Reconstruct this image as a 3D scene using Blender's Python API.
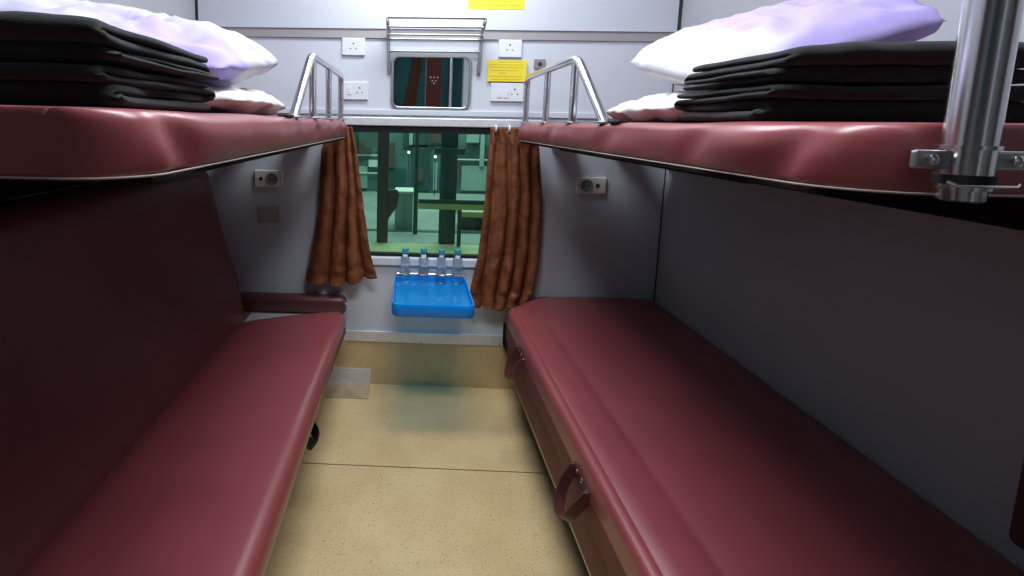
import bpy, bmesh, math, random
from math import sin, cos, pi
from mathutils import Vector, Matrix, noise

# ------------------------------------------------------------------ scene, camera, light
for o in list(bpy.data.objects):
    bpy.data.objects.remove(o)
SC = bpy.context.scene
COL = SC.collection
random.seed(4)

PITCH, YAW, ROLL = .1249, -.0342, -.0182
cp, sp, cy, sy = cos(PITCH), sin(PITCH), cos(YAW), sin(YAW)
fwd = Vector((sy * cp, cy * cp, -sp))
rgt = Vector((cy, -sy, 0))
dwn = fwd.cross(rgt)
r2 = rgt * cos(ROLL) + dwn * sin(ROLL)
d2 = dwn * cos(ROLL) - rgt * sin(ROLL)
cam_d = bpy.data.cameras.new('camera')
cam = bpy.data.objects.new('camera', cam_d)
COL.objects.link(cam)
M3 = Matrix((r2, -d2, -fwd)).transposed()
cam.matrix_world = Matrix.Translation((0, 0, 1.25)) @ M3.to_4x4()
cam_d.sensor_fit = 'HORIZONTAL'
cam_d.sensor_width = 36
cam_d.lens = 480 / 1024 * 36
cam_d.shift_x = (512 - 393.25) / 1024
cam_d.shift_y = -(288 - 183.72) / 1024
cam_d.clip_start = .02
SC.camera = cam

SC.view_settings.view_transform = 'Standard'
SC.view_settings.look = 'None'
SC.view_settings.gamma = 1
SC.view_settings.use_curve_mapping = False
SC.view_settings.exposure = 0.0

world = bpy.data.worlds.new('world')
SC.world = world
world.use_nodes = True
world.node_tree.nodes['Background'].inputs[0].default_value = (.10, .16, .18, 1)
world.node_tree.nodes['Background'].inputs[1].default_value = .5


def area(name, loc, sx, sy_, energy, color, rot=(0, 0, 0)):
    d = bpy.data.lights.new(name, 'AREA')
    d.shape = 'RECTANGLE'
    d.size, d.size_y = sx, sy_
    d.energy = energy
    d.color = color
    o = bpy.data.objects.new(name, d)
    o.location = loc
    o.rotation_euler = rot
    COL.objects.link(o)
    return o


area('ceiling_light_window', (.10, 1.74, 2.33), .72, .26, 20.5, (.91, .96, 1.0))
area('fill_light_middle', (.10, .66, 2.33), .95, .32, 27, (.91, .96, 1.0))  # unseen lamp added as fill above the aisle
area('fill_light_corridor', (.1, -.40, 2.33), 1.6, .22, .8, (.91, .96, 1.0))  # unseen lamp added as weak fill from the corridor side
# station lamps outside the window
area('station_lamp', (.2, 4.6, 3.6), 2.5, 1.6, 110, (.90, 1.0, .92))
area('station_lamp_far', (.6, 6.4, 3.0), 2.5, 1.0, 70, (.90, 1.0, .95))

# ------------------------------------------------------------------ materials


def mat(name, color, rough=.5, metal=0, bump=0, bscale=200, var=0, vscale=6, coat=0, spec=.5, sheen=0, aniso=0):
    m = bpy.data.materials.new(name)
    m.use_nodes = True
    nt = m.node_tree
    b = nt.nodes['Principled BSDF']
    b.inputs['Base Color'].default_value = (*color, 1)
    b.inputs['Roughness'].default_value = rough
    b.inputs['Metallic'].default_value = metal
    b.inputs['Specular IOR Level'].default_value = spec
    b.inputs['Coat Weight'].default_value = coat
    b.inputs['Coat Roughness'].default_value = .30
    b.inputs['Sheen Weight'].default_value = sheen
    tc = nt.nodes.new('ShaderNodeTexCoord')
    if var:
        n = nt.nodes.new('ShaderNodeTexNoise')
        n.inputs['Scale'].default_value = vscale
        n.inputs['Detail'].default_value = 5
        nt.links.new(tc.outputs['Object'], n.inputs['Vector'])
        r = nt.nodes.new('ShaderNodeValToRGB')
        r.color_ramp.elements[0].position = .3
        r.color_ramp.elements[1].position = .7
        r.color_ramp.elements[0].color = (*[c * (1 - var) for c in color], 1)
        r.color_ramp.elements[1].color = (*[min(1, c * (1 + var)) for c in color], 1)
        nt.links.new(n.outputs['Fac'], r.inputs['Fac'])
        nt.links.new(r.outputs['Color'], b.inputs['Base Color'])
    if bump:
        n = nt.nodes.new('ShaderNodeTexNoise')
        n.inputs['Scale'].default_value = bscale
        n.inputs['Detail'].default_value = 3
        nt.links.new(tc.outputs['Object'], n.inputs['Vector'])
        bp = nt.nodes.new('ShaderNodeBump')
        bp.inputs['Strength'].default_value = bump
        bp.inputs['Distance'].default_value = .002
        nt.links.new(n.outputs['Fac'], bp.inputs['Height'])
        nt.links.new(bp.outputs['Normal'], b.inputs['Normal'])
    return m


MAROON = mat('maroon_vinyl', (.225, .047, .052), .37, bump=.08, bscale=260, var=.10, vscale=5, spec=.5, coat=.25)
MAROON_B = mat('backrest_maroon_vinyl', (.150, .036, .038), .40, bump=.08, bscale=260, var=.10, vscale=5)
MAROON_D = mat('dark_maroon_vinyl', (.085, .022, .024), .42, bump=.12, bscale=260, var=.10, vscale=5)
BROWN_V = mat('brown_vinyl', (.125, .030, .027), .55, spec=.25, bump=.1, bscale=200, var=.15, vscale=7)
PLY = mat('plywood_edge', (.40, .24, .13), .6, var=.25, vscale=30)
PIPING = mat('pale_piping', (.26, .22, .20), .5)
PLATE_P = mat('worn_grey_plate', (.36, .35, .35), .5, var=.2, vscale=110)
PLY_D = mat('dark_painted_board', (.012, .009, .009), .85, var=.15, vscale=8, spec=.08)
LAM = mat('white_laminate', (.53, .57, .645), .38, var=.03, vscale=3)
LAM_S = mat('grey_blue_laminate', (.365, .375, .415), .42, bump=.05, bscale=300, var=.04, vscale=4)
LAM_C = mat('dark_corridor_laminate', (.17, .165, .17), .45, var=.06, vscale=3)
GREY_TRIM = mat('grey_aluminium_trim', (.36, .35, .36), .45, metal=.3)
STEEL = mat('polished_steel', (.66, .66, .68), .20, metal=1)
ALU = mat('brushed_aluminium', (.70, .72, .76), .38, metal=.45, var=.06, vscale=40)
STEEL_D = mat('dull_steel', (.40, .41, .42), .38, metal=1)
BLACK_R = mat('black_rubber', (.010, .011, .012), .6, spec=.2)
BLACK_G = mat('black_gap', (.012, .012, .014), .8)
WHITE_P = mat('white_plastic', (.64, .67, .73), .35)
CREAM_P = mat('cream_plastic', (.74, .71, .67), .4)
GREY_P = mat('grey_plastic', (.20, .195, .195), .5, var=.12, vscale=90)
DARK_P = mat('dark_plastic', (.03, .028, .028), .4)
YELLOW = mat('yellow_paper', (.72, .60, .03), .55, var=.04, vscale=20)
MUSTARD = mat('mustard_ink', (.50, .38, .02), .6)
INK = mat('dark_ink', (.30, .22, .03), .6)
WOOL = mat('black_wool', (.011, .012, .014), .85, bump=.6, bscale=420, var=.25, vscale=60, sheen=.12, spec=.15)
CAP = mat('teal_bottle_cap', (.03, .26, .32), .35)
TEAL_D = mat('dark_teal_paint', (.003, .040, .044), .6, spec=.15, var=.3, vscale=5)
MAROON_W = mat('maroon_laminate', (.055, .010, .008), .6, spec=.15)
BROWN_F = mat('brown_cloth', (.09, .035, .014), .6, var=.2, vscale=25)
PALE_S = mat('pale_sheet', (.50, .58, .64), .6)


def mat_floor():
    m = bpy.data.materials.new('speckled_vinyl')
    m.use_nodes = True
    nt = m.node_tree
    b = nt.nodes['Principled BSDF']
    b.inputs['Roughness'].default_value = .38
    tc = nt.nodes.new('ShaderNodeTexCoord')

    def ramp(scale, p0, p1, detail=2):
        n = nt.nodes.new('ShaderNodeTexNoise')
        n.inputs['Scale'].default_value = scale
        n.inputs['Detail'].default_value = detail
        nt.links.new(tc.outputs['Object'], n.inputs['Vector'])
        r = nt.nodes.new('ShaderNodeValToRGB')
        r.color_ramp.elements[0].position = p0
        r.color_ramp.elements[1].position = p1
        nt.links.new(n.outputs['Fac'], r.inputs['Fac'])
        return r
    base = ramp(5, .35, .7, 6)
    base.color_ramp.elements[0].color = (.57, .41, .21, 1)
    base.color_ramp.elements[1].color = (.67, .50, .27, 1)
    prev = base.outputs['Color']
    for sc, p0, p1, c in ((170, .64, .68, (.22, .15, .08, 1)), (230, .66, .70, (.80, .66, .42, 1)), (130, .67, .70, (.33, .20, .09, 1))):
        r = ramp(sc, p0, p1)
        mx = nt.nodes.new('ShaderNodeMix')
        mx.data_type = 'RGBA'
        nt.links.new(r.outputs['Color'], mx.inputs['Factor'])
        nt.links.new(prev, mx.inputs['A'])
        mx.inputs['B'].default_value = c
        prev = mx.outputs['Result']
    nt.links.new(prev, b.inputs['Base Color'])
    return m


FLOOR = mat_floor()


def mat_patches(name, c0, c1, scale, rough, p0=.45, p1=.6, sheen=0, trans=0):
    m = bpy.data.materials.new(name)
    m.use_nodes = True
    nt = m.node_tree
    b = nt.nodes['Principled BSDF']
    b.inputs['Roughness'].default_value = rough
    b.inputs['Sheen Weight'].default_value = sheen
    tc = nt.nodes.new('ShaderNodeTexCoord')
    n = nt.nodes.new('ShaderNodeTexNoise')
    n.inputs['Scale'].default_value = scale
    n.inputs['Detail'].default_value = 3
    n.inputs['Distortion'].default_value = .6
    nt.links.new(tc.outputs['Object'], n.inputs['Vector'])
    r = nt.nodes.new('ShaderNodeValToRGB')
    r.color_ramp.elements[0].position = p0
    r.color_ramp.elements[1].position = p1
    r.color_ramp.elements[0].color = (*c0, 1)
    r.color_ramp.elements[1].color = (*c1, 1)
    nt.links.new(n.outputs['Fac'], r.inputs['Fac'])
    nt.links.new(r.outputs['Color'], b.inputs['Base Color'])
    return m


PILLOW = mat_patches('white_pillowcase_lavender_shade', (.64, .65, .70), (.42, .35, .72), 4.5, .8, .37, .54)  # the lavender patches are shade on a white case, painted into its colour
PILLOW_W = mat_patches('white_pillowcase', (.70, .67, .66), (.63, .56, .54), 5, .8)
PILLOW_SHADED = mat_patches('white_pillowcase_shade_gradient', (.64, .65, .70), (.42, .345, .72), 3.0, .8, .36, .52)
_nt = PILLOW_SHADED.node_tree                              # lavender shade painted onto the white case, growing along X
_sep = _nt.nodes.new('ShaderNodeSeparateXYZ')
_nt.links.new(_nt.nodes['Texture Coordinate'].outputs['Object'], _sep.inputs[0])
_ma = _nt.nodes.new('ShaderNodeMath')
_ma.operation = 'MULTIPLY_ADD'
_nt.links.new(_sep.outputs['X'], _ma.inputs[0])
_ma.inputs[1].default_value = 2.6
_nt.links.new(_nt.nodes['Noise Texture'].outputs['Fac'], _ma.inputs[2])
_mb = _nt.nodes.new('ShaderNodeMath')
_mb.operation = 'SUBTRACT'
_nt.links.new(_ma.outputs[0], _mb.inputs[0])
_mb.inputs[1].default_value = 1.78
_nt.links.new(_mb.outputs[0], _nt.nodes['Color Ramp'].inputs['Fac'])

CURTAIN = mat_patches('rust_brocade', (.105, .030, .010), (.19, .059, .021), 26, .5, .4, .62, 0)


def mat_glass(name, tint, fac_gloss=None):
    m = bpy.data.materials.new(name)
    m.use_nodes = True
    nt = m.node_tree
    nt.nodes.remove(nt.nodes['Principled BSDF'])
    out = nt.nodes['Material Output']
    t = nt.nodes.new('ShaderNodeBsdfTransparent')
    t.inputs[0].default_value = (*tint, 1)
    g = nt.nodes.new('ShaderNodeBsdfGlossy')
    g.inputs['Roughness'].default_value = .02
    fr = nt.nodes.new('ShaderNodeFresnel')
    fr.inputs[0].default_value = 1.5
    mx = nt.nodes.new('ShaderNodeMixShader')
    nt.links.new(fr.outputs[0], mx.inputs[0])
    nt.links.new(t.outputs[0], mx.inputs[1])
    nt.links.new(g.outputs[0], mx.inputs[2])
    nt.links.new(mx.outputs[0], out.inputs[0])
    return m


PANE = mat_glass('teal_tinted_glass', (.68, .87, .80))


def mat_tray(name, base, fac):
    m = bpy.data.materials.new(name)
    m.use_nodes = True
    nt = m.node_tree
    b = nt.nodes['Principled BSDF']
    out = nt.nodes['Material Output']
    b.inputs['Base Color'].default_value = (*base, 1)
    b.inputs['Roughness'].default_value = .15
    t = nt.nodes.new('ShaderNodeBsdfTransparent')
    t.inputs[0].default_value = (.38, .80, 1, 1)
    mx = nt.nodes.new('ShaderNodeMixShader')
    mx.inputs[0].default_value = fac
    nt.links.new(b.outputs[0], mx.inputs[1])
    nt.links.new(t.outputs[0], mx.inputs[2])
    nt.links.new(mx.outputs[0], out.inputs[0])
    return m


TRAY = mat_tray('translucent_blue_acrylic', (.01, .44, 1.0), .70)
TRAY_RIM = mat_tray('thick_blue_acrylic', (.006, .27, .85), .22)
BOTTLE = mat('clear_plastic', (.93, .97, 1.0), .04)
_b = BOTTLE.node_tree.nodes['Principled BSDF']
_b.inputs['Transmission Weight'].default_value = 1
_b.inputs['IOR'].default_value = 1.33
MIRROR = mat('mirror_glass', (.80, .85, .85), .015, metal=1)

# ------------------------------------------------------------------ builders


def obj(name, bm, m, parent=None, smooth=False, angle=None):
    me = bpy.data.meshes.new(name)
    bmesh.ops.recalc_face_normals(bm, faces=bm.faces)
    bm.to_mesh(me)
    bm.free()
    me.materials.append(m)
    o = bpy.data.objects.new(name, me)
    COL.objects.link(o)
    if parent:
        o.parent = parent
        if not parent.parent:      # every piece is built in world coordinates
            o.matrix_parent_inverse = Matrix.Translation(-parent.location)
    if smooth:
        for p in me.polygons:
            p.use_smooth = True
        if angle:
            me.set_sharp_from_angle(angle=math.radians(angle))
    return o


def thing(name, label, cat, loc=(0, 0, 0), group=None):
    o = bpy.data.objects.new(name, None)
    o.empty_display_size = .05
    o.location = loc
    COL.objects.link(o)
    o['label'] = label
    o['category'] = cat
    if group:
        o['group'] = group
    return o


def tag(o, label, cat, group=None):
    o['label'] = label
    o['category'] = cat
    if group:
        o['group'] = group
    return o


def struct(o):
    o['kind'] = 'structure'
    return o


def B():
    return bmesh.new()


def box(bm, x0, x1, y0, y1, z0, z1, bev=0, seg=2):
    r = bmesh.ops.create_cube(bm, size=1)
    vs = r['verts']
    for v in vs:
        v.co = Vector((x0 + (v.co.x + .5) * (x1 - x0), y0 + (v.co.y + .5) * (y1 - y0), z0 + (v.co.z + .5) * (z1 - z0)))
    if bev:
        es = list({e for v in vs for e in v.link_edges})
        bmesh.ops.bevel(bm, geom=es, offset=bev, segments=seg, profile=.5, affect='EDGES')
    return bm


def bx(*a, **k):
    return box(B(), *a, **k)


def tube(bm, pts, r, n=12, closed=False, caps=True):
    pts = [Vector(p) for p in pts]
    N = len(pts)
    rings = []
    t0 = (pts[1] - pts[0]).normalized()
    up = Vector((0, 0, 1)) if abs(t0.z) < .9 else Vector((0, 1, 0))
    u = t0.cross(up).normalized()
    for i, p in enumerate(pts):
        if closed:
            t = (pts[(i + 1) % N] - pts[i - 1]).normalized()
        else:
            t = (pts[min(i + 1, N - 1)] - pts[max(i - 1, 0)]).normalized()
        u = (u - t * u.dot(t)).normalized()
        w = t.cross(u)
        rr = r[i] if isinstance(r, (list, tuple)) else r
        rings.append([bm.verts.new(p + (u * cos(2 * pi * k / n) + w * sin(2 * pi * k / n)) * rr) for k in range(n)])
    for i in range(N if closed else N - 1):
        a, b = rings[i], rings[(i + 1) % N]
        for k in range(n):
            bm.faces.new((a[k], a[(k + 1) % n], b[(k + 1) % n], b[k]))
    if caps and not closed:
        bm.faces.new(rings[0])
        bm.faces.new(rings[-1])
    return bm


def round_path(pts, rad, seg=5):
    pts = [Vector(p) for p in pts]
    out = [pts[0]]
    for i in range(1, len(pts) - 1):
        a, b, c = pts[i - 1], pts[i], pts[i + 1]
        d1, d2_ = (a - b), (c - b)
        r = min(rad, d1.length * .49, d2_.length * .49)
        p, q = b + d1.normalized() * r, b + d2_.normalized() * r
        for k in range(seg + 1):
            t = k / seg
            out.append(p * (1 - t) ** 2 + b * 2 * t * (1 - t) + q * t * t)
    out.append(pts[-1])
    return out


def loft(bm, rings, caps=True):
    R = [[bm.verts.new(p) for p in ring] for ring in rings]
    n = len(R[0])
    for a, b in zip(R, R[1:]):
        for k in range(n):
            bm.faces.new((a[k], a[(k + 1) % n], b[(k + 1) % n], b[k]))
    if caps:
        bm.faces.new(R[0])
        bm.faces.new(R[-1])
    return bm


def lathe(bm, prof, cx, cy_, cz, n=20, axis='z'):
    rings = []
    for r, h in prof:
        ring = []
        for k in range(n):
            a = 2 * pi * k / n
            if axis == 'z':
                ring.append((cx + r * cos(a), cy_ + r * sin(a), cz + h))
            elif axis == 'y':
                ring.append((cx + r * cos(a), cy_ + h, cz + r * sin(a)))
            else:
                ring.append((cx + h, cy_ + r * cos(a), cz + r * sin(a)))
        rings.append(ring)
    return loft(bm, rings)


def rrect(x0, x1, y0, y1, r, seg=5):
    pts = []
    for cx, cy_, a0 in ((x1 - r, y1 - r, 0), (x0 + r, y1 - r, pi / 2), (x0 + r, y0 + r, pi), (x1 - r, y0 + r, 1.5 * pi)):
        for k in range(seg + 1):
            a = a0 + pi / 2 * k / seg
            pts.append((cx + r * cos(a), cy_ + r * sin(a)))
    return pts


def resample(poly, step):
    """a closed polygon with its long edges cut up, so a bump can follow it"""
    out = []
    for i, p in enumerate(poly):
        q = poly[(i + 1) % len(poly)]
        d = math.hypot(q[0] - p[0], q[1] - p[1])
        n = max(1, int(d / step))
        for k in range(n):
            t = k / n
            out.append((p[0] + (q[0] - p[0]) * t, p[1] + (q[1] - p[1]) * t))
    return out


def nz(x, y, z):
    return noise.noise(Vector((x, y, z)))


# ------------------------------------------------------------------ the shell
XL, XR, YB = -.965, 1.145, 2.182
ZC = 2.35

fl = struct(obj('floor', bx(-2.4, 2.6, -.8, YB + .06, -.06, -.004), BLACK_G))
for y0, y1 in ((1.6205, YB), (-.75, 1.6155)):
    obj('vinyl_sheet', bx(-2.3 if y0 < 0 else XL, 2.5 if y0 < 0 else XR, y0, y1, -.004, 0), FLOOR, fl)
obj('vinyl_sheet', bx(XL, XR, YB - .006, YB - .0005, .0, .2155), FLOOR, fl)     # turned up the wall

ceil = struct(obj('ceiling', bx(-2.4, 2.6, -.8, YB + .06, ZC, ZC + .05), LAM))

WX0, WX1, WZ0, WZ1 = -.40, .52, .630, 1.213
bm = B()
box(bm, XL - .05, WX0, YB, YB + .06, 0, 1.288)
box(bm, WX1, XR + .05, YB, YB + .06, 0, 1.288)
box(bm, WX0, WX1, YB, YB + .06, 0, WZ0)
box(bm, WX0, WX1, YB, YB + .06, WZ1, 1.288)
box(bm, XL - .05, XR + .05, YB, YB + .06, 1.288, ZC)
wb = struct(obj('wall_back', bm, LAM))
obj('upper_panel', bx(XL + .012, XR - .012, YB - .014, YB - .0005, 1.660, ZC - .004, bev=.002), LAM, wb)
obj('trim_strip', bx(XL + .012, XR - .022, YB - .008, YB - .0005, 1.622, 1.6585), GREY_TRIM, wb)
obj('lower_rail', bx(XL + .005, XR - .005, YB - .012, YB - .0005, 1.286, 1.312, bev=.003), LAM, wb)
bb = struct(obj('baseboard_back', bx(XL, XR, YB - .012, YB - .0005, .2165, .268, bev=.002), ALU))
for x in (-.30, .07, .44):
    obj('screw', lathe(B(), [(.004, 0), (.004, -.002), (.001, -.003)], x, YB - .012, .226, 10, 'y'), STEEL_D, bb)

win = struct(thing('window_1', '', '', (0, YB, WZ0)))
del win['label'], win['category']
bm = B()
box(bm, WX0 - .06, WX1 + .06, YB - .016, YB - .0005, 1.239, 1.277, bev=.004)
obj('window_frame', bm, ALU, win)
bm = B()
box(bm, WX0 - .01, WX1 + .01, YB - .006, YB + .05, 1.208, 1.2385)
box(bm, WX0, WX0 + .02, YB + .012, YB + .045, WZ0, 1.21)
box(bm, WX1 - .02, WX1, YB + .012, YB + .045, WZ0, 1.21)
box(bm, WX0, WX1, YB + .012, YB + .045, WZ0 + .001, WZ0 + .013)
obj('gasket', bm, BLACK_R, win)
obj('pane', bx(WX0 + .01, WX1 - .01, YB + .026, YB + .032, WZ0 + .01, 1.21), PANE, win)
obj('sill', bx(WX0 - .03, WX1 + .03, YB - .014, YB + .012, WZ0 - .037, WZ0 + .0005, bev=.004), WHITE_P, win)

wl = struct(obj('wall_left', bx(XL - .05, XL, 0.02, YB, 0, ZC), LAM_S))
obj('padded_strip', bx(XL + .0005, XL + .03, .06, YB - .03, 1.0585, 1.149, bev=.008), PLY_D, wl)
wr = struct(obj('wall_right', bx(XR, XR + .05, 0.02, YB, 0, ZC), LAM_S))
struct(obj('trim_1', bx(XL + .0005, XL + .010, YB - .014, YB - .001, .27, ZC - .001), BLACK_G))
bm = B()
box(bm, XR - .005, XR - .0005, YB - .004, YB - .001, .27, 1.62)
box(bm, XR - .011, XR - .0005, YB - .018, YB - .001, 1.62, ZC - .001)
struct(obj('trim_2', bm, DARK_P))

obj('padded_strip', bx(XR - .022, XR - .0005, .06, YB - .03, 1.075, 1.149, bev=.006), PLY_D, wr)
# corridor behind the camera: what the mirror and the polished metal see
wc = struct(obj('wall_front', bx(-2.3, 2.5, -.80, -.75, 0, ZC), LAM_C))
struct(obj('wall_corridor_left', bx(-2.35, -2.3, -.75, .02, 0, ZC), LAM_C))
struct(obj('wall_corridor_right', bx(2.5, 2.55, -.75, .02, 0, ZC), LAM_C))
struct(obj('wall_partition_left', bx(-2.3, XL - .05, .02, .06, 0, ZC), LAM_C))
struct(obj('wall_partition_right', bx(XR + .05, 2.5, .02, .06, 0, ZC), LAM_C))
yb = -.75
obj('dark_panel', bx(-.45, .14, yb, yb + .012, 1.15, 2.15), TEAL_D, wc)
obj('maroon_panel', bx(.150, .305, yb, yb + .03, 1.0, 2.25, bev=.004), MAROON_W, wc)
obj('dark_panel', bx(.31, .52, yb, yb + .012, 1.0, 2.25), TEAL_D, wc)
obj('steel_post', tube(B(), [(.40, yb + .04, .0), (.40, yb + .04, 2.3)], .024), STEEL, wc)
bm = B()
for dx, dz in ((-.035, .03), (0, .03), (.035, .03), (-.018, -.005), (.018, -.005), (0, -.03)):
    lathe(bm, [(.007, 0), (.007, .003)], .229 + dx, yb + .03, 1.70 + dz, 8, 'y')
obj('socket_holes', bm, WHITE_P, wc)
bm = B()
rows = 14
V = []
for j in range(rows + 1):
    t = j / rows
    z = 2.10 - .95 * t
    row = []
    for i in range(25):
        u = i / 24
        x = .05 + (.03 - .14 * t) + (u - .5) * (.09 + .05 * t)
        row.append(bm.verts.new((x, yb + .03 + .010 * sin(u * 18), z)))
    V.append(row)
for j in range(rows):
    for i in range(24):
        bm.faces.new((V[j][i], V[j][i + 1], V[j + 1][i + 1], V[j + 1][i]))
bmesh.ops.solidify(bm, geom=bm.faces[:], thickness=.002)
tag(obj('corridor_curtain', bm, BROWN_F, None, True), 'brown curtain tied back in the corridor, seen only in the wall mirror', 'curtain')
obj('pale_panel', bx(.535, .68, yb, yb + .012, 1.0, 2.25), PALE_S, wc)

# ------------------------------------------------------------------ lower berths


def prof_rings(fn, ys):
    return [[(x, y, z) for x, z in fn(y)] for y in ys]


def ysteps(y0, y1, st):
    n = max(2, int((y1 - y0) / st))
    return [y0 + (y1 - y0) * i / n for i in range(n + 1)]


# right: wide seat with a chamfered window corner and a seam along its front strip
rb = thing('lower_berth', 'wide maroon vinyl lower berth on the right with two strap handles', 'berth', (.79, 1.1, 0))
SX = .568


def right_seat(y):
    f = .432
    if y > 1.985:
        f = .432 + (y - 1.985) / (2.155 - 1.985) * .17
    pts = [(f, .338), (f - .002, .36), (f - .003, .44)]
    for k in range(7):
        a = pi - pi / 2 * k / 6
        pts.append((f + .018 + .020 * cos(a), .452 + .020 * sin(a)))
    s = max(SX, f + .03)
    pts += [(f + .026, .4725), (f + .029, .4695), (f + .032, .4715)]
    s = max(SX, f + .06)
    pts += [(f + .036 + (s - f - .046) * .35, .4745), (f + .036 + (s - f - .046) * .7, .4735), (s - .008, .4715), (s, .4675), (s + .008, .4705)]
    for k in range(1, 9):
        t = k / 8
        x = s + .008 + (1.115 - s - .008) * t
        pts.append((x, .4705 + .006 * sin(pi * t) + .0015 * nz(x * 5, y * 4, 0)))
    pts += [(1.132, .462), (1.138, .44), (1.138, .338)]
    return pts


ys = [.12, .126, .14] + ysteps(.18, 1.96, .04) + [1.985, 2.03, 2.07, 2.11, 2.150, 2.160, 2.164]
rings = prof_rings(right_seat, ys)
for k, dz in ((0, .02), (1, .006), (-1, .018), (-2, .006)):
    rings[k] = [(x, y, z - (dz if z > .44 else 0)) for x, y, z in rings[k]]
obj('seat_cushion', loft(B(), rings), MAROON, rb, True, 50)
obj('front_rail', bx(.436, .452, .12, 1.985, .226, .3285, bev=.005), BROWN_V, rb)
obj('base_board', bx(.4525, 1.138, .12, 2.16, .232, .337), PLY_D, rb)
obj('edge_strip', bx(.438, .4515, .12, 1.985, .218, .2255), STEEL_D, rb)
obj('front_facing', bx(.4285, .4315, .12, 1.984, .3385, .405, bev=.001), BROWN_V, rb)
for yc in (1.07, 1.70):
    # strap: a flat leather loop held by a riveted tab
    a = Vector((.4265, yc + .046, .405))
    b_ = Vector((.4265, yc - .046, .402))
    path = [a + Vector((0, 0, .012)), a, Vector((.410, yc + .047, .380)), Vector((.394, yc + .040, .342)), Vector((.384, yc + .015, .318)),
            Vector((.383, yc - .015, .318)), Vector((.388, yc - .037, .340)), Vector((.408, yc - .045, .380)), b_, b_ + Vector((0, 0, .012))]
    path = round_path(path, .03, 4)
    bm = B()
    L, R_ = [], []
    n = len(path)
    for i, p in enumerate(path):
        t = (path[min(i + 1, n - 1)] - path[max(i - 1, 0)]).normalized()
        s = max(0, min(1, i / (n - 1)))
        w = Vector((-.75, 0, .45)).normalized()
        w = (w - t * w.dot(t)).normalized() * .0145
        nn = t.cross(w).normalized() * .0022
        L.append((p + w + nn, p - w + nn, p - w - nn, p + w - nn))
    loft(bm, L)
    h = obj('strap_handle', bm, MAROON_D, rb, True, 40)
    for dy in (-.032, 0, .032):
        obj('rivet', lathe(B(), [(.0065, 0), (.0065, -.0015), (.002, -.0035)], .428, yc + dy, .408, 10, 'x'), STEEL, h)
    obj('rivet_plate', bx(.4272, .4284, yc - .052, yc + .052, .396, .420, bev=.0004, seg=1), MAROON_D, h)
# legs that carry the berth, tucked back under it
for y in (.35, 1.85):
    obj('leg', bx(.62, .66, y - .02, y + .02, 0, .2315, bev=.003), STEEL_D, rb)
obj('leg', bx(1.08, 1.12, 1.83, 1.87, 0, .2315, bev=.003), STEEL_D, rb)
obj('leg', bx(1.08, 1.12, .33, .37, 0, .2315, bev=.003), STEEL_D, rb)

# left: narrower seat with its leaning backrest
lb = thing('lower_berth', 'narrow maroon vinyl lower seat on the left with a tall dark backrest', 'berth', (-.5, 1.1, 0))


def left_seat(y):
    xs0, xs1 = -.268, -.722
    pts = [(xs0 - .004, .350), (xs0, .362), (xs0, .385)]
    for k in range(8):
        a = pi / 2 * k / 7
        pts.append((xs0 - .042 + .042 * cos(a), .384 + .040 * sin(a)))
    for k in range(1, 9):
        t = k / 8
        x = xs0 - .042 + (xs1 + .02 - xs0 + .042) * t
        pts.append((x, .424 - .026 * t + .007 * sin(pi * t) + .002 * nz(x * 4, y * 3, 2)))
    pts += [(xs1, .385), (xs1, .35)]
    return pts


ys = [.14, .146, .16] + ysteps(.20, 1.98, .04) + [2.012, 2.026, 2.03]
rings = prof_rings(left_seat, ys)
for k, dz in ((0, .03), (1, .008), (-1, .022), (-2, .006)):
    rings[k] = [(x, y, z - (dz if z > .375 else 0)) for x, y, z in rings[k]]
rings = [[(x, y - max(0, (y - 1.80) / .23) * .085 * min(1, max(0, (-.30 - x) / .40)), z) for x, y, z in r] for r in rings]
obj('seat_cushion', loft(B(), rings), MAROON, lb, True, 50)
bm = loft(B(), [[(-.72, y, z0_), (xe, y, z0_), (xe, y, z1_), (-.72, y, z1_)] for y, xe, z0_, z1_ in ((.14, -.304, .3265, .3495), (2.026, -.268, .3265, .3495))])
obj('plywood_base', bm, BROWN_V, lb)
bm = loft(B(), [[(xe - .012, y, .3215), (xe, y, .3215), (xe, y, .3262), (xe - .012, y, .3262)] for y, xe in ((.14, -.303, ), (2.026, -.267))])
obj('edge_strip', bm, PLY, lb)


def left_back(y):
    pts = []
    ctrl = [(-.716, .352), (-.722, .40), (-.733, .45), (-.746, .53), (-.772, .62), (-.798, .71), (-.820, .80), (-.838, .88), (-.853, .96), (-.865, 1.01), (-.880, 1.038), (-.905, 1.052), (-.930, 1.056)]
    for x, z in ctrl:
        bul = .004 * sin((z - .35) * 4.4) + .003 * nz(y * 2.2, z * 3, 5)
        pts.append((x + bul, z))
    pts += [(-.948, 1.050), (-.955, 1.03), (-.955, .352)]
    return pts


ys = [.14, .15] + ysteps(.18, 1.98, .05) + [2.02, 2.032, 2.036]
rings = prof_rings(left_back, ys)
cxm = -.93
for k, s in ((0, .7), (1, .95), (-1, .75), (-2, .95)):
    rings[k] = [(cxm + (x - cxm) * s, y, z) for x, y, z in rings[k]]
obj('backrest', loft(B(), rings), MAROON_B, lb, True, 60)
for y in (.4, 1.75):
    obj('leg', bx(-.60, -.56, y - .02, y + .02, 0, .325, bev=.003), STEEL_D, lb)
    obj('leg', bx(-.945, -.905, y - .02, y + .02, 0, .3515, bev=.003), STEEL_D, lb)
# end bracket between seat and bolster
obj('end_bracket', bx(-.715, -.295, 1.90, 2.098, .3505, .372), ALU, lb)
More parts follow.
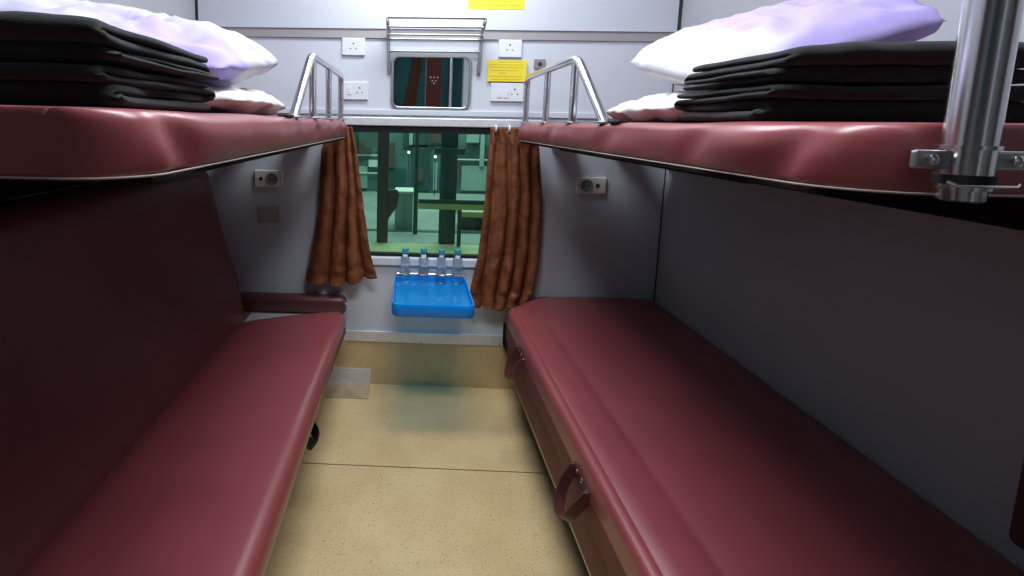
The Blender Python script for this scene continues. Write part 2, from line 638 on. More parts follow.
# strap loop showing under the seat edge
path = round_path([(-.320, 1.40, .322), (-.290, 1.40, .300), (-.272, 1.385, .272), (-.272, 1.34, .268), (-.285, 1.325, .296), (-.320, 1.325, .322)], .03, 5)
bm = B()
rg = []
for i, p in enumerate(path):
    t = (path[min(i + 1, len(path) - 1)] - path[max(i - 1, 0)]).normalized()
    w = Vector((.5, 0, .85))
    w = (w - t * w.dot(t)).normalized() * .016
    nn = t.cross(w).normalized() * .002
    rg.append((p + w + nn, p - w + nn, p - w - nn, p + w - nn))
st = obj('strap_handle', loft(bm, rg), BLACK_R, lb, True, 40)
st['label'] = 'black strap loop under the seat edge'

bol = thing('bolster', 'maroon padded bar on the window wall beside the left seat', 'bolster', (-.53, YB, .37))
rings = []
for i, x in enumerate([-.790, -.786, -.775] + ysteps(-.76, -.31, .05) + [-.296, -.287, -.284]):
    s = {0: .7, 1: .92, -1: 1}.get(i, 1)
    if x >= -.2875:
        s = .72
    elif x > -.30:
        s = .93
    ring = []
    for u, v in rrect(-.5, .5, -.5, .5, .28, 5):
        ring.append((x, YB - .042 + u * .076 * s, .408 + v * .082 * s + .002 * nz(x * 9, u * 3, v * 3)))
    rings.append(ring)
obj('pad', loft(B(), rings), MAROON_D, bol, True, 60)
obj('end_cap', lathe(B(), [(.012, 0), (.012, .004), (.006, .006)], -.284, YB - .042, .408, 12, 'x'), STEEL_D, bol)
obj('bracket', bx(-.70, -.40, YB - .05, YB - .006, .352, .366), ALU, bol)

# worn metal plate at the foot of the wall
pl = thing('metal_plate', 'worn metal plate bent over the joint of floor and window wall', 'plate', (-.3, YB, 0))
obj('upright', bx(-.50, -.168, YB - .0095, YB - .0065, .003, .078), ALU, pl)
obj('tread', bx(-.52, -.166, 2.045, YB - .0065, .0005, .003), mat('worn_brown_plate', (.40, .31, .20), .45, metal=.2, var=.25, vscale=14), pl)

# small maroon pad at the corridor end of the right wall
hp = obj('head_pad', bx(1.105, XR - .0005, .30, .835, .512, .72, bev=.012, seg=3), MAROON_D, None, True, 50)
tag(hp, 'small dark maroon pad on the right wall above the wide berth', 'pad')

# ------------------------------------------------------------------ upper berths


def upper_berth(side, x_front, x_back, y0, y1, rad, label, seed, dent):
    """side: -1 left, +1 right; the mattress stops short of the board, with a rounded corner at the corridor end"""
    t = thing('upper_berth', label, 'berth', ((x_front + x_back) / 2, (y0 + y1) / 2, 1.16))
    z0, z1 = 1.186, 1.2605

    def xf(y):
        q = max(0, min(1, (y0 + rad - y) / rad))
        return x_front + side * (rad * (1 - math.sqrt(max(0, 1 - q * q))))

    def sec(y):
        pts = []
        r = .015
        X = xf(y)
        W = abs(x_back - X)
        for k in range(5):
            a = -pi / 2 + pi / 2 * k / 4
            pts.append((-.010 + .010 * cos(a), z0 + .010 + .010 * sin(a)))
        for k in range(1, 6):
            pts.append((0, z0 + .010 + (z1 - z0 - .010 - r) * k / 6))
        for k in range(6):
            a = pi / 2 * k / 5
            pts.append((-r + r * cos(a), z1 - r + r * sin(a)))
        pts.append((-r - .004, z1 - .002))
        pts.append((-r - .008, z1 + .0005))
        for k in range(1, 12):
            q = k / 11
            pts.append((-r - .010 - (W - r - .018) * q, z1 + .003 * sin(pi * q)))
        pts += [(-W, z1 - .01), (-W, z0)]
        out = []
        for u, z in pts:
            h = (z - z0) / (z1 - z0)
            bul = 0
            if u > -.026:
                b_ = sin(pi * min(1, max(0, h))) ** .7
                bul = .006 * b_ + .008 * b_ * nz(y * 3.2, z * 7, seed) + .0025 * b_ * nz(y * 11, z * 22, seed + 4)
                for yc, wd, am in dent:
                    bul -= am * math.exp(-((y - yc + (h - .5) * .05) / wd) ** 2) * (.3 + b_)
            out.append((X - side * (u + bul), z + (.0025 * nz(y * 5, 1, seed) if h > .9 else 0)))
        return out
    ys_ = [y0 + rad * (1 - cos(pi / 2 * k / 14)) for k in range(14)] + ysteps(y0 + rad, y1 - .03, .016) + [y1 - .014, y1 - .004, y1]
    rings_ = prof_rings(sec, ys_)
    for k, s in ((0, .80), (1, .95), (-1, .6), (-2, .9)):
        rings_[k] = [(x, y, (z0 + z1) / 2 + (z - (z0 + z1) / 2) * s) for x, y, z in rings_[k]]
    obj('mattress', loft(B(), rings_), MAROON, t, True, 70)
    a, b_ = sorted((x_front + side * .004, x_back))
    obj('base_board', bx(a, b_, y0 + rad * .6, y1 - .01, 1.178, 1.1855, bev=.0015), PLY_D, t)
    for q in (.16, .5):
        xx = x_front + side * (.02 + q * .9)
        obj('cross_beam', bx(min(xx, xx + side * .04), max(xx, xx + side * .04), y0 + .40, y1 - .03, 1.150, 1.1775, bev=.003), PLY_D, t)
    pip = [(x_back, y0 + .004, z0 + .001)] if False else []
    pip = [(x_back - side * .01, y0 + .001, z0 + .0015)] + [(xf(y) - side * .003, y - .002, z0 + .0015) for y in ys_[1:-1]]
    obj('piping', tube(B(), pip, .0015, 6), PIPING, t, True)
    # guard rail at the window end
    xr = x_front + side * .014
    ya = y1 - .04
    top = 1.446
    zf = 1.259
    R_ = .0125
    path_ = round_path([(xr, ya, zf), (xr, ya, top), (xr, ya - .60, top), (xr, ya - .83, zf)], .035, 6)
    g = obj('guard_rail', tube(B(), path_, R_, 14), STEEL, t, True, 60)
    for dy in (.30, .585):
        obj('post', tube(B(), [(xr, ya - dy, zf), (xr, ya - dy, top - .004)], R_ * .92, 14), STEEL, g, True, 60)
    for dy in (0, .30, .585, .83):
        bm_ = lathe(B(), [(.022, 0), (.022, .004), (.015, .007)], xr, ya - dy, zf, 16)
        obj('foot_flange', bm_, STEEL_D, g, True, 40)
    obj('latch', bx(xr - .012, xr + .012, ya - .93, ya - .87, zf, zf + .007, bev=.002), BLACK_R, t)
    # hinge brackets to the window wall, under the board
    for xx in (x_front + side * .22, x_front + side * .48):
        obj('bracket', bx(xx - .05, xx + .05, y1 - .08, YB - .001, 1.150, 1.1775, bev=.003), STEEL_D, t)
    return t


ubl = upper_berth(-1, -.284, XL + .002, .478, 2.085, .075, 'maroon vinyl upper berth on the left with a steel guard rail', 3.1,
                  [(.575, .030, .010), (.68, .08, -.005), (1.45, .05, .004), (1.9, .03, .004)])
ubr = upper_berth(1, .462, XR - .002, .512, 2.075, .085, 'maroon vinyl upper berth on the right with a pole at its near corner', 8.7,
                  [(.60, .030, .009), (.70, .05, -.004), (.80, .035, .006), (1.15, .06, .006), (1.6, .04, .004)])

# pole at the near corner of the right upper berth
px_, py_ = .525, .472
PR = .0185
pole = thing('support_pole', 'polished steel pole clamped at the near corner of the right upper berth', 'pole', (px_, py_, 1.19))
obj('tube', tube(B(), [(px_, py_, 1.200), (px_, py_, ZC - .001)], PR, 28), STEEL, pole, True, 60)
obj('clamp_plate', bx(px_ - .050, px_ - PR + .002, py_ - .004, py_ + .003, 1.2165, 1.2345, bev=.0025), STEEL_D, pole)
obj('clamp_plate', bx(px_ + PR - .002, px_ + .052, py_ - .004, py_ + .003, 1.2165, 1.2345, bev=.0025), STEEL_D, pole)
obj('clamp_arm', bx(px_ - .012, px_ + .012, py_ + PR - .003, py_ + .0385, 1.218, 1.233, bev=.002), STEEL_D, pole)
for dx in (-.036, .040):
    obj('bolt', lathe(B(), [(.0055, 0), (.0055, -.003), (.002, -.005)], px_ + dx, py_ - .004, 1.2255, 12, 'y'), STEEL, pole, True, 40)
obj('collar', lathe(B(), [(PR, 0), (PR + .003, 0), (PR + .003, .004), (PR, .004)], px_, py_, 1.2355, 28), STEEL, pole, True, 40)
obj('sleeve', lathe(B(), [(PR, 0), (PR + .002, 0), (PR + .002, .009), (PR, .009)], px_, py_, 1.2030, 28), BLACK_R, pole, True, 40)
obj('foot', lathe(B(), [(.012, 0), (.0165, .002), (.0165, .012), (PR + .001, .012), (PR + .001, .015)], px_, py_, 1.186, 28), STEEL, pole, True, 40)
obj('pin', tube(B(), [(px_ - .032, py_ - .016, 1.2065), (px_ - .026, py_ - .020, 1.2025), (px_ + .026, py_ - .020, 1.2025), (px_ + .032, py_ - .016, 1.2045)], .0014, 8), STEEL, pole, True, 60)

# ------------------------------------------------------------------ bedding


def blanket(label, xa, xb, yn, yf, z0, ths, seed, curl):
    """a wool blanket folded zigzag: round folds along the near edge yn, layer ends showing at the end xa"""
    nf = len(ths)                                # folds, top first; each fold is two layers
    H_ = 2 * sum(ths)
    cl = []                                      # centre line (y, z, half thickness, layer)
    z = z0 + H_
    for f, th in enumerate(ths):
        ins = (0, .016, .006)[f]
        zt, zb = z - th * .5, z - th * 1.5
        for k in range(11):
            q = k / 10
            cl.append((yf + (yn + th + ins - yf) * q, zt, th * .5, 2 * f))
        for k in range(1, 8):
            a = pi * k / 8
            cl.append((yn + th + ins - sin(a) * th * 1.0, (zt + zb) / 2 + cos(a) * th / 2, th * .5, 2 * f + (k > 4)))
        for k in range(11):
            q = k / 10
            cl.append((yn + th + ins + (yf - yn - th - ins) * q, zb, th * .5, 2 * f + 1))
        z -= 2 * th
        if f < nf - 1:
            th2 = ths[f + 1]
            for k in range(1, 5):
                a = pi * k / 5
                m_ = (th + th2) / 4
                cl.append((yf + sin(a) * .012, z + cos(a) * m_, min(th, th2) * .5, 2 * f + 1))
    N = len(cl)
    off = []
    for i in range(N):
        a, b_ = cl[max(0, i - 1)], cl[min(N - 1, i + 1)]
        t = Vector((b_[0] - a[0], b_[1] - a[1])).normalized()
        off.append(Vector((-t.y, t.x)) * cl[i][2])
    sg = math.copysign(1, xb - xa)
    xs = [0, .0015, .004, .009, .016, .026, .04, .06, .085] + [.085 + (abs(xb - xa) - .085) * k / 22 for k in range(1, 21)] + [abs(xb - xa) - .012, abs(xb - xa) - .004, abs(xb - xa)]
    rings_ = []
    for s_, d in enumerate(xs):
        e = min(d, abs(xb - xa) - d)
        rd = math.sqrt(max(.0, 1 - (1 - min(1, e / .010)) ** 2)) * .80 + .14
        ring = []
        for sgn, idx in ((1, range(N)), (-1, range(N - 1, -1, -1))):
            for i in idx:
                y, zc, ht, lay = cl[i]
                p = Vector((y, zc)) + off[i] * sgn * rd * (.93 + .07 * nz(d * 12, lay * 2, seed))
                hh = (p.y - z0) / H_
                near = math.exp(-d * 16)
                ex = (.014 * nz(lay * 2.7, seed, 1.5) + .012 * nz(y * 9, lay * 4.1, seed)) * near
                sag = curl * near * hh * .016 * (1 - math.exp(-d * 400) * .0)
                wav = .0045 * hh * nz(d * 7, y * 5, seed) + .0022 * nz(d * 22, y * 14, seed + lay)
                zz = p.y + wav - sag
                yy = p.x + (.007 * nz(d * 5, lay * 1.7, seed) + .003 * nz(d * 19, lay, seed)) * (1 if y < (yn + yf) / 2 else .3)
                ring.append((xa + sg * (d - ex), yy, max(z0 + .0004, zz)))
        rings_.append(ring)
    bm_ = B()
    R = [[bm_.verts.new(p) for p in r] for r in rings_]
    n_ = 2 * N
    for a, b_ in zip(R, R[1:]):
        for k in range(n_):
            bm_.faces.new((a[k], a[(k + 1) % n_], b_[(k + 1) % n_], b_[k]))
    for ring in (R[0], R[-1]):
        for i in range(N - 1):
            bm_.faces.new((ring[i], ring[i + 1], ring[n_ - 2 - i], ring[n_ - 1 - i]))
    return tag(obj('folded_blanket', bm_, WOOL, None, True, 80), label, 'blanket', 'blankets on the upper berths')


ZB = 1.2645
blanket('folded black wool blanket lying on the left upper berth, lower of two', -.365, -.935, .572, .865, ZB, (.0110, .0155), 1.3, .1)
blanket('folded black wool blanket on top of the stack on the left upper berth', -.361, -.93, .560, .868, ZB + .0555, (.0170, .0110), 4.6, .7)
blanket('folded black wool blanket lying on the right upper berth, lower of two', .498, .890, .700, .925, ZB, (.0105, .0160), 2.2, .2)
blanket('folded black wool blanket on top of the stack on the right upper berth', .508, .872, .690, .925, ZB + .0555, (.0160, .0115), 7.7, .8)


def pillow(label, cx, cy_, cz, L, Wd, T, rot, m, seed, crush=0, blunt=0, rest=0, wr=1):
    nu, nv = 44, 34
    bm_ = B()
    grid = {}
    E_ = Matrix.Rotation(rot[2], 4, 'Z') @ Matrix.Rotation(rot[1], 4, 'Y') @ Matrix.Rotation(rot[0], 4, 'X')
    c = Vector((cx, cy_, cz))
    for side in (1, -1):
        for i in range(nu + 1):
            for j in range(nv + 1):
                u, v = -1 + 2 * i / nu, -1 + 2 * j / nv
                edge = i in (0, nu) or j in (0, nv)
                if edge and side == -1:
                    grid[(side, i, j)] = grid[(1, i, j)]
                    continue
                x = L / 2 * u * (1 - .05 * (1 - v * v) * abs(u) ** 3 * -1 - .05)
                y = Wd / 2 * v * (1 - .04 * (1 - u * u) * abs(v) ** 3 * -1 - .04)
                cr_ = max(0, abs(u * v) - .72)                     # rounded corners, each pulled to a small ear
                x *= 1 - .14 * cr_
                y *= 1 - .10 * cr_
                uu, vv = min(1, abs(u) * 1.03), min(1, abs(v) * 1.04)
                h = (max(0, 1 - uu ** 3.6) * max(0, 1 - vv ** 3.0)) ** .52
                if blunt and u > 0:
                    h = (max(0, 1 - blunt * uu ** 3.6) * max(0, 1 - vv ** 3.0)) ** .52
                if edge:
                    h = 0
                d = max(abs(u), abs(v))
                fold = abs(nz(u * 2.2 + seed, v * 2.2, side)) * -.042 + abs(nz(u * 5 + seed, v * 3.5, side * 3)) * -.022
                rad = .010 * sin(11 * math.atan2(v, u) + seed) * max(0, d - .5)
                z = side * (T / 2 * h + (fold * wr + rad * wr + .012) * (h ** .6)) + .010 * nz(u * 4, v * 4, seed) * (1 if edge else .3)
                if abs(u) > .8 and abs(v) > .8:
                    z += .014 * nz(seed, u * 2, v * 2)
                if crush and side == -1:
                    z = max(z, -T * .3)
                grid[(side, i, j)] = bm_.verts.new(c + E_ @ Vector((x, y, z)))
    for side in (1, -1):
        for i in range(nu):
            for j in range(nv):
                f = [grid[(side, i, j)], grid[(side, i + 1, j)], grid[(side, i + 1, j + 1)], grid[(side, i, j + 1)]]
                if len(set(f)) == 4:
                    try:
                        bm_.faces.new(f)
                    except ValueError:
                        pass
    zmin = min(v.co.z for v in bm_.verts)
    if rest:
        bmesh.ops.translate(bm_, verts=bm_.verts[:], vec=(0, 0, rest - zmin))
    o = obj('pillow', bm_, m, None, True)
    return tag(o, label, 'pillow', 'pillows on the upper berths')


pillow('white pillow lying flat on the left upper berth, lower of two', -.625, 1.12, 1.308, .62, .40, .084, (0, 0, .05), PILLOW_W, 2.0, 1, 0, 1.2645)
pillow('plump white pillow with lavender shade painted on, upper of two on the left', -.650, 1.13, 1.426, .62, .42, .135, (.16, .15, .03), PILLOW, 5.3)
pillow('white pillow lying flat on the right upper berth, lower of two', .790, 1.16, 1.308, .58, .40, .084, (0, 0, -.04), PILLOW_W, 9.1, 1, 0, 1.2645)
pillow('plump white pillow with lavender shade painted on, upper of two on the right, tipped up toward the wall', .775, 1.13, 1.440, .46, .38, .115, (.24, -.27, -.05), PILLOW_SHADED, 12.4, 0, .5, 0, .5)

# ------------------------------------------------------------------ window wall fittings


def curtain(label, rows, yc, hem, waves, seed, hook):
    nv_, nu_ = 60, 110
    bm_ = B()
    V_ = []
    for j in range(nv_ + 1):
        t = j / nv_ * (len(rows) - 1)
        k = min(int(t), len(rows) - 2)
        f = t - k
        f = f * f * (3 - 2 * f) * .5 + f * .5
        z, xl, xr = [rows[k][q] * (1 - f) + rows[k + 1][q] * f for q in range(3)]
        tt = j / nv_
        row = []
        for i in range(nu_ + 1):
            u = i / nu_
            ph = u * waves + .30 * nz(u * 2.1, tt * 1.1, seed) + .10 * nz(u * 5, tt * 3.2, seed + 3)
            am = (.007 + .019 * tt) * (.8 + .7 * nz(u * 3 + seed, tt * 1.5, 3))
            w_ = sin(2 * pi * ph + seed)
            w_ = math.copysign(abs(w_) ** .75, w_)
            crease = .013 * (abs(nz(u * 3.2 + tt * 2.2, tt * 6.5 - u * 2.4, seed + 9)) - .2) * min(1, tt * 1.6) + .004 * nz(u * 15, tt * 12, seed)
            y = min(YB - .012, yc - .024 * tt + crease + am * w_)
            x = xl + (xr - xl) * u + .010 * cos(2 * pi * ph + seed) * tt + .006 * nz(tt * 4, u * 2, seed)
            row.append(bm_.verts.new((x, y, z + hem(u) * tt ** 5 + .006 * w_ * tt ** 4)))
        V_.append(row)
    for j in range(nv_):
        for i in range(nu_):
            bm_.faces.new((V_[j][i], V_[j][i + 1], V_[j + 1][i + 1], V_[j + 1][i]))
    bmesh.ops.recalc_face_normals(bm_, faces=bm_.faces)
    bmesh.ops.solidify(bm_, geom=bm_.faces[:], thickness=.0025)
    t_ = thing('curtain', label, 'curtain', ((rows[0][1] + rows[0][2]) / 2, yc, rows[-1][0]), 'curtains at the window')
    obj('drape', bm_, CURTAIN, t_, True)
    for hx in hook:
        ring = [(hx, yc - .008 + .014 * cos(a), 1.236 + .014 * sin(a)) for a in [2 * pi * k / 14 for k in range(14)]]
        obj('hook', tube(B(), ring, .004, 8, closed=True), WHITE_P, t_, True)
    return t_


curtain('rust brown curtain tied at the left of the window, hem flaring free', [(1.232, -.352, -.262), (1.13, -.40, -.238), (.955, -.408, -.215), (.86, -.418, -.206), (.73, -.435, -.186), (.58, -.462, -.156), (.505, -.470, -.144)],
        2.146, lambda u: .052 * max(0, u - .55) / .45 + .012 * (1 - u), 3.6, .7, [-.30])
curtain('rust brown curtain at the right of the window, hem bunched on the wide berth', [(1.238, .352, .50), (1.16, .348, .56), (.93, .339, .586), (.66, .319, .580), (.50, .292, .560), (.438, .300, .53)],
        2.140, lambda u: -.012 * sin(pi * u) + .05 * max(0, u - .6), 4.3, 2.9, [.372, .43])

# folding snack tray
tr = thing('snack_tray', 'translucent blue snack tray fixed to the wall under the window', 'tray', (.104, 2.0, .5))
x0, x1, y0, y1 = -.060, .268, 1.800, YB - .016
def tray_ring(ins, z):
    return [(x, y, z) for x, y in rrect(x0 + ins, x1 - ins, y0 + ins, y1 - ins, max(.008, .03 - ins * .5), 6)]


obj('tray_base', loft(B(), [tray_ring(i_, z) for i_, z in ((.010, .5250), (.010, .5320))]), TRAY, tr)
rl = [tray_ring(i_, z) for i_, z in ((.0125, .4985), (.006, .4975), (.002, .501), (0, .510), (0, .546), (.002, .550), (.006, .550), (.008, .546), (.0100, .536), (.0104, .532), (.0104, .5245), (.012, .510), (.0125, .4985))]
bm = loft(B(), rl, caps=False)
bmesh.ops.remove_doubles(bm, verts=bm.verts[:], dist=.00005)
obj('tray_rim', bm, TRAY_RIM, tr, True, 40)
obj('back_rail', tube(B(), [(x0 + .012, y1 + .004, .556), (x1 - .012, y1 + .004, .556)], .005, 10), STEEL, tr, True, 60)
for x in (.0, .21):
    obj('hinge', bx(x - .02, x + .02, y1 + .001, YB - .0005, .515, .545, bev=.002), STEEL_D, tr)
obj('stay', tube(B(), [(.104, y1 - .03, .497), (.104, YB - .004, .40)], .005, 8), STEEL_D, tr, True, 60)
obj('screw', lathe(B(), [(.005, 0), (.005, -.004), (.002, -.006)], .104, 1.9, .4985, 10), STEEL_D, tr)

prof = [(.0005, 0), (.022, 0), (.0255, .004), (.0262, .03), (.0245, .036), (.0262, .042), (.0262, .070), (.0215, .080), (.0205, .086), (.0255, .094), (.0262, .112), (.0225, .128), (.0135, .146), (.0125, .152), (.0125, .160), (.0005, .160)]
capp = [(.0005, 0), (.0145, 0), (.0148, .016), (.0130, .0185), (.0005, .0185)]
bot_src = None
wherex = (-.012, .072, .152, .226)
names = ('leftmost of four clear bottles standing on the blue tray', 'second from the left of four clear bottles on the blue tray',
         'third from the left of four clear bottles on the blue tray', 'rightmost of four clear bottles standing on the blue tray')
for i, x in enumerate(wherex):
    if i == 0:
        prof = [(r * .92, h * .86) for r, h in prof]
        bo = thing('water_bottle', names[0], 'bottle', (0, 0, 0), 'bottles on the tray')
        body = obj('body', lathe(B(), prof, 0, 0, 0, 24), BOTTLE, bo, True, 50)
        collar = obj('neck_ring', lathe(B(), [(.0125, 0), (.0200, 0), (.0205, .0015), (.0125, .003)], 0, 0, .1335, 20), BOTTLE, bo, True, 50)
        capo = obj('cap', lathe(B(), capp, 0, 0, .1378, 20), CAP, bo, True, 40)
        kids = (body, collar, capo)
        bo.location = (x, 2.128, .5325)
        bot_src = bo
    else:
        c = bot_src.copy()
        c['label'] = names[i]
        COL.objects.link(c)
        c.location = (x, 2.128 + (.004, -.005, .003)[i - 1], .5325)
        c.rotation_euler = (0, 0, i * .6)
        for k in kids:
            d = k.copy()
            COL.objects.link(d)
            d.parent = c
            d.matrix_parent_inverse = Matrix.Identity(4)

# mirror
mi = thing('wall_mirror', 'rounded mirror in a steel frame on the wall above the window', 'mirror', (.086, YB, 1.316))
mx0, mx1, mz0, mz1 = -.093, .263, 1.314, 1.553
rings = []
for ins, y in ((0, YB - .0005), (0, YB - .010), (.003, YB - .013), (.009, YB - .013), (.012, YB - .009), (.012, YB - .0005)):
    rings.append([(x, y, z) for x, z in rrect(mx0 + ins, mx1 - ins, mz0 + ins, mz1 - ins, .040 - ins, 7)])
bm = loft(B(), rings, caps=False)
obj('frame', bm, STEEL_D, mi, True, 40)
bm = loft(B(), [[(x, y, z) for x, z in rrect(mx0 + .0115, mx1 - .0115, mz0 + .0115, mz1 - .0115, .030, 7)] for y in (YB - .001, YB - .006)])
obj('mirror_glass', bm, MIRROR, mi)

# wire rack over the mirror
rk = thing('wire_rack', 'chrome wire rack on the wall over the mirror', 'rack', (.1, YB, 1.48))
rx0, rx1 = -.108, .300
yw, yo = YB - .010, YB - .100
for x in (rx0, rx1):
    s = 1 if x == rx0 else -1
    path = round_path([(x + .006 * s, yw, 1.478), (x + .003 * s, yw - .004, 1.56), (x, yw - .004, 1.640), (x, yo - .01, 1.690), (x + .004 * s, yo - .004, 1.652), (x + .008 * s, yw - .03, 1.636)], .022, 5)
    obj('side_arm', tube(B(), path, .0068, 10), STEEL_D, rk, True, 60)
    obj('foot_pad', bx(x + .006 * s - .009, x + .006 * s + .009, YB - .009, YB - .0005, 1.468, 1.52, bev=.003), STEEL_D, rk)
    for z in (1.476, 1.512):
        obj('screw', lathe(B(), [(.0045, 0), (.0045, -.002), (.001, -.0035)], x + .006 * s, YB - .009, z, 10, 'y'), STEEL, rk)
for y, z, r in ((yo - .01, 1.690, .0055), (yo - .002, 1.654, .0048), (yw - .055, 1.628, .0042), (yw - .028, 1.614, .0042), (yw - .004, 1.566, .0048)):
    obj('rail', tube(B(), [(rx0, y, z), (rx1, y, z)], r * 1.15, 10), STEEL_D, rk, True, 60)


def plate(name, label, cat, xa, xb, za, zb, m, group=None, bev=.003, d=.010):
    t_ = thing(name, label, cat, ((xa + xb) / 2, YB, za), group)
    obj('plate', bx(xa, xb, YB - d, YB - .0005, za, zb, bev=bev), m, t_)
    return t_


def pins(t_, cx, cz, s, m=DARK_P):
    for dx, dz, r in ((0, .013, .0036), (-.012, -.008, .0028), (.012, -.008, .0028)):
        obj('hole', lathe(B(), [(r * s, 0), (r * s, -.0008)], cx + dx * s, YB - .010, cz + dz * s, 10, 'y'), m, t_)


def switch(t_, cx, cz):
    obj('switch', bx(cx - .010, cx + .010, YB - .0125, YB - .010, cz - .017, cz + .017, bev=.001), WHITE_P, t_)


G_S = 'sockets on the window wall'
t = plate('power_socket', 'square white three-hole socket high on the wall left of the rack', 'socket', -.312, -.210, 1.546, 1.622, WHITE_P, G_S)
pins(t, -.262, 1.584, 1)
t = plate('power_socket', 'white socket plate behind the left guard rail, left of the mirror', 'socket', -.310, -.194, 1.352, 1.432, WHITE_P, G_S)
pins(t, -.232, 1.392, 1)
switch(t, -.278, 1.392)
t = plate('power_socket', 'square white three-hole socket right of the rack above the yellow notice', 'socket', .376, .478, 1.546, 1.622, WHITE_P, G_S)
pins(t, .425, 1.586, 1)
t = plate('power_socket', 'white socket plate right of the mirror below the yellow notice', 'socket', .350, .494, 1.355, 1.436, WHITE_P, G_S)
pins(t, .455, 1.396, 1)
switch(t, .388, 1.388)
switch(t, .418, 1.388)


def shaver(label, xa, xb, za, zb, cx_s, cx_d):
    t_ = plate('shaver_socket', label, 'socket', xa, xb, za, zb, CREAM_P, 'round sockets under the berths')
    zc = (za + zb) / 2
    obj('round_socket', lathe(B(), [(.028, 0), (.028, -.003), (.024, -.003), (.022, -.0006), (.0005, -.0006)], cx_s, YB - .010, zc, 24, 'y'), GREY_P, t_, True, 30)
    for dx in (-.009, .009):
        obj('hole', lathe(B(), [(.004, 0), (.004, -.001)], cx_s + dx, YB - .0106, zc, 10, 'y'), DARK_P, t_)
    obj('jack', lathe(B(), [(.009, 0), (.009, -.002), (.005, -.003)], cx_d, YB - .010, zc, 16, 'y'), DARK_P, t_, True, 30)
    for x in (xa + .008, xb - .008):
        obj('screw', lathe(B(), [(.003, 0), (.003, -.001)], x, YB - .010, zc, 8, 'y'), GREY_P, t_)


shaver('cream plate with round socket under the left upper berth', -.714, -.584, .947, 1.026, -.634, -.684)
shaver('cream plate with round socket under the right upper berth', .752, .884, .951, 1.026, .797, .845)
t = plate('blank_plate', 'blank grey plate on the wall below the left round socket', 'plate', -.703, -.600, .779, .860, PLATE_P, None, .002, .006)
t = plate('call_button', 'small grey square button plate behind the right guard rail', 'button', .534, .584, 1.500, 1.541, GREY_P, None, .002, .007)
obj('button', lathe(B(), [(.009, 0), (.009, -.002), (.006, -.003)], .559, YB - .007, 1.520, 14, 'y'), DARK_P, t)


def notice(label, xa, xb, za, zb, y, lines):
    t_ = thing('notice', label, 'notice', ((xa + xb) / 2, YB, za), 'yellow notices')
    obj('sheet', bx(xa, xb, y - .0012, y - .0002, za, zb), YELLOW, t_)
    bm_ = B()
    H_ = zb - za
    for v, u0, u1 in lines:
        u = u0
        while u < u1 - .02:
            w = random.uniform(.03, .10)
            e = min(u1, u + w)
            z = za + H_ * v
            box(bm_, xa + (xb - xa) * u, xa + (xb - xa) * e, y - .0015, y - .0011, z - .0022, z + .0022)
            u = e + .012
    obj('print', bm_, MUSTARD, t_)['kind'] = 'stuff'


notice('yellow printed notice on the upper wall panel above the rack', .236, .478, 1.748, 1.905, YB - .014,
       [(.10, .04, .94), (.22, .3, .8), (.33, .05, .9), (.50, .05, .92), (.66, .05, .85), (.82, .2, .8)])
notice('yellow printed notice between the two white sockets right of the mirror', .332, .502, 1.442, 1.534, YB - .0105,
       [(.10, .1, .92), (.24, .04, .9), (.40, .3, .5), (.52, .1, .8), (.66, .04, .95), (.78, .04, .9), (.91, .3, .85)])

# ------------------------------------------------------------------ the station outside the window
TG = mat('pale_green_paint', (.56, .60, .36), .6, var=.15, vscale=6)
PLAT = mat('platform_concrete', (.27, .33, .31), .7, var=.15, vscale=3)
DK = mat('dark_teal_steel', (.03, .085, .09), .5, var=.3, vscale=6)
MID = mat('mid_teal_wall', (.10, .20, .20), .6, var=.35, vscale=2)
LT = mat('light_teal_panel', (.33, .46, .43), .5, var=.1, vscale=5)
RUST = mat('rusty_brown', (.10, .075, .065), .6, var=.2, vscale=8)
YG = mat('yellow_green_beam', (.50, .56, .28), .5)
WHT = mat('white_line_paint', (.75, .82, .80), .5)
LAMP = bpy.data.materials.new('lamp_glow')
LAMP.use_nodes = True
_l = LAMP.node_tree.nodes['Principled BSDF']
_l.inputs['Emission Color'].default_value = (.9, 1, .9, 1)
_l.inputs['Emission Strength'].default_value = 4

gr = struct(obj('floor_platform', bx(-5, 6, 2.75, 9, .05, .25), PLAT))
obj('painted_strip', bx(-5, 6, 3.30, 3.93, .2505, .256), TG, gr)
obj('joint_line', bx(-5, 6, 4.38, 4.46, .2505, .255), DK, gr)
fw = struct(obj('wall_station', bx(-5, 6, 7.0, 7.2, .25, 3.2), MID))
for xa, xb, za, zb, m in ((-.95, -.62, .30, .62, LT), (-.45, -.05, .28, .60, DK), (.02, .30, .28, .95, DK), (.75, 1.2, .30, .66, LT), (-.10, .25, .92, 1.4, DK),
                          (.5, .62, .3, 1.4, DK), (.70, 1.3, .78, .95, DK), (-1.1, -.75, .85, 1.4, DK)):
    obj('panel', bx(xa, xb, 6.96, 6.999, za, zb), m, fw)
for xa, xb, za, zb, m in ((-.74, -.56, .80, 1.02, RUST), (-.60, -.46, .62, .72, WHT), (-.30, -.22, .62, .98, RUST), (.28, .44, .98, 1.25, RUST), (.34, .40, .30, .7, LT), (.46, .50, .30, 1.3, LT),
                          (-.02, .03, .95, 1.2, LT), (.08, .2, .42, .6, RUST), (1.0, 1.06, .66, 1.3, LT), (.62, .72, .45, .70, RUST), (-.45, -.38, .7, 1.2, MID), (.8, .98, 1.0, 1.2, LT)):
    obj('panel', bx(xa, xb, 6.92, 6.9585, za, zb), m, fw)
for z, xa, xb in ((.78, -1.2, -.45), (.745, .55, 1.25), (.52, -.75, -.35)):
    obj('pale_rail', bx(xa, xb, 6.93, 6.955, z, z + .018), WHT, fw)

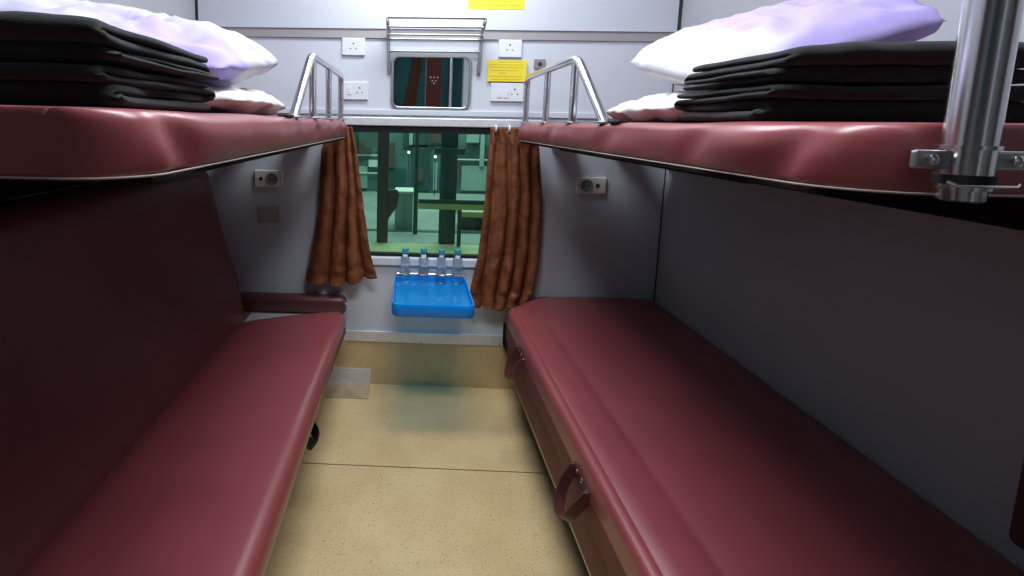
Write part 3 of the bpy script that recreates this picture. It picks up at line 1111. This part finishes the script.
co = thing('platform_column', 'dark teal steel column with a cross bar, right of centre outside', 'column', (.322, 3.99, .25))
obj('shaft', bx(.255, .390, 3.95, 4.03, .2562, 2.4, bev=.008), DK, co)
obj('cross_bar', bx(.20, .445, 3.92, 3.949, 1.005, 1.06, bev=.008), DK, co)
co = thing('platform_column', 'brown post with a curved bracket, left outside the window', 'column', (-.225, 3.99, .25))
obj('shaft', bx(-.268, -.175, 3.95, 4.0, .2562, 2.4, bev=.006), RUST, co)
bm = B()
outl = [(-.175, .70), (-.10, .70), (-.085, .66), (-.10, .56), (-.14, .50), (-.168, .46), (-.175, .42)]
loft(bm, [[(x, y, z) for x, z in outl] for y in (3.955, 3.995)])
obj('bracket', bm, RUST, co)
co = thing('thin_post', 'thin dark post left of the column outside the window', 'post', (.06, 4.3, .25))
obj('shaft', bx(.045, .075, 4.3, 4.33, .655, 2.4), DK, co)
obj('base', bx(.04, .08, 4.295, 4.335, .2552, .655), DK, co)
cb = thing('cabinet', 'pale teal cabinet with a white top on the platform', 'cabinet', (-.02, 4.5, .25))
obj('body', bx(-.133, .036, 4.47, 4.75, .2502, .60), LT, cb)
obj('top', bx(-.138, .040, 4.465, 4.755, .60, .618), WHT, cb)
obj('door_edge', bx(-.045, -.038, 4.462, 4.469, .27, .58), PLAT, cb)
be = thing('barrier', 'yellow green barrier beam on dark posts in front of the column', 'barrier', (.4, 3.85, .25))
obj('beam', bx(.075, .95, 3.83, 3.87, .568, .612), YG, be)
obj('rail', bx(.075, .95, 3.84, 3.86, .6121, .645), DK, be)
obj('leg', bx(.90, .93, 3.835, 3.865, .2562, .5675), DK, be)
obj('leg', bx(.40, .43, 3.872, 3.90, .2562, .60), DK, be)
bn = thing('bench', 'low yellow green bench at the right edge outside the window', 'bench', (.65, 4.5, .25))
obj('seat', bx(.47, .98, 4.50, 4.80, .38, .43), YG, bn)
obj('base', bx(.50, .95, 4.53, 4.77, .2502, .3795), DK, bn)
bx_ = thing('sign_board', 'light teal board hanging at the upper left outside the window', 'sign', (-.31, 4.42, 1.02))
obj('board', bx(-.42, -.215, 4.40, 4.43, 1.03, 1.20), LT, bx_)
obj('hanger', bx(-.33, -.31, 4.405, 4.425, 1.2, 2.4), DK, bx_)
cn = struct(obj('ceiling_platform', bx(-5, 6, 2.75, 9, 3.75, 3.85), DK))
for i, (x, y, z) in enumerate(((-.27, 5.2, 1.04), (-.02, 6.6, .86), (.35, 6.7, .80))):
    lp = thing('small_lamp', ('small bright lamp by the brown post outside', 'small bright lamp low at the centre outside', 'small bright lamp right of the dark column outside')[i], 'lamp', (x, y, z))
    bm = B()
    bmesh.ops.create_icosphere(bm, subdivisions=2, radius=.018, matrix=Matrix.Translation((x, y, z)))
    obj('bulb', bm, LAMP, lp, True)
    obj('stalk', tube(B(), [(x, y, z - .017), (x, y, .25)], .006, 8), DK, lp, True, 60)
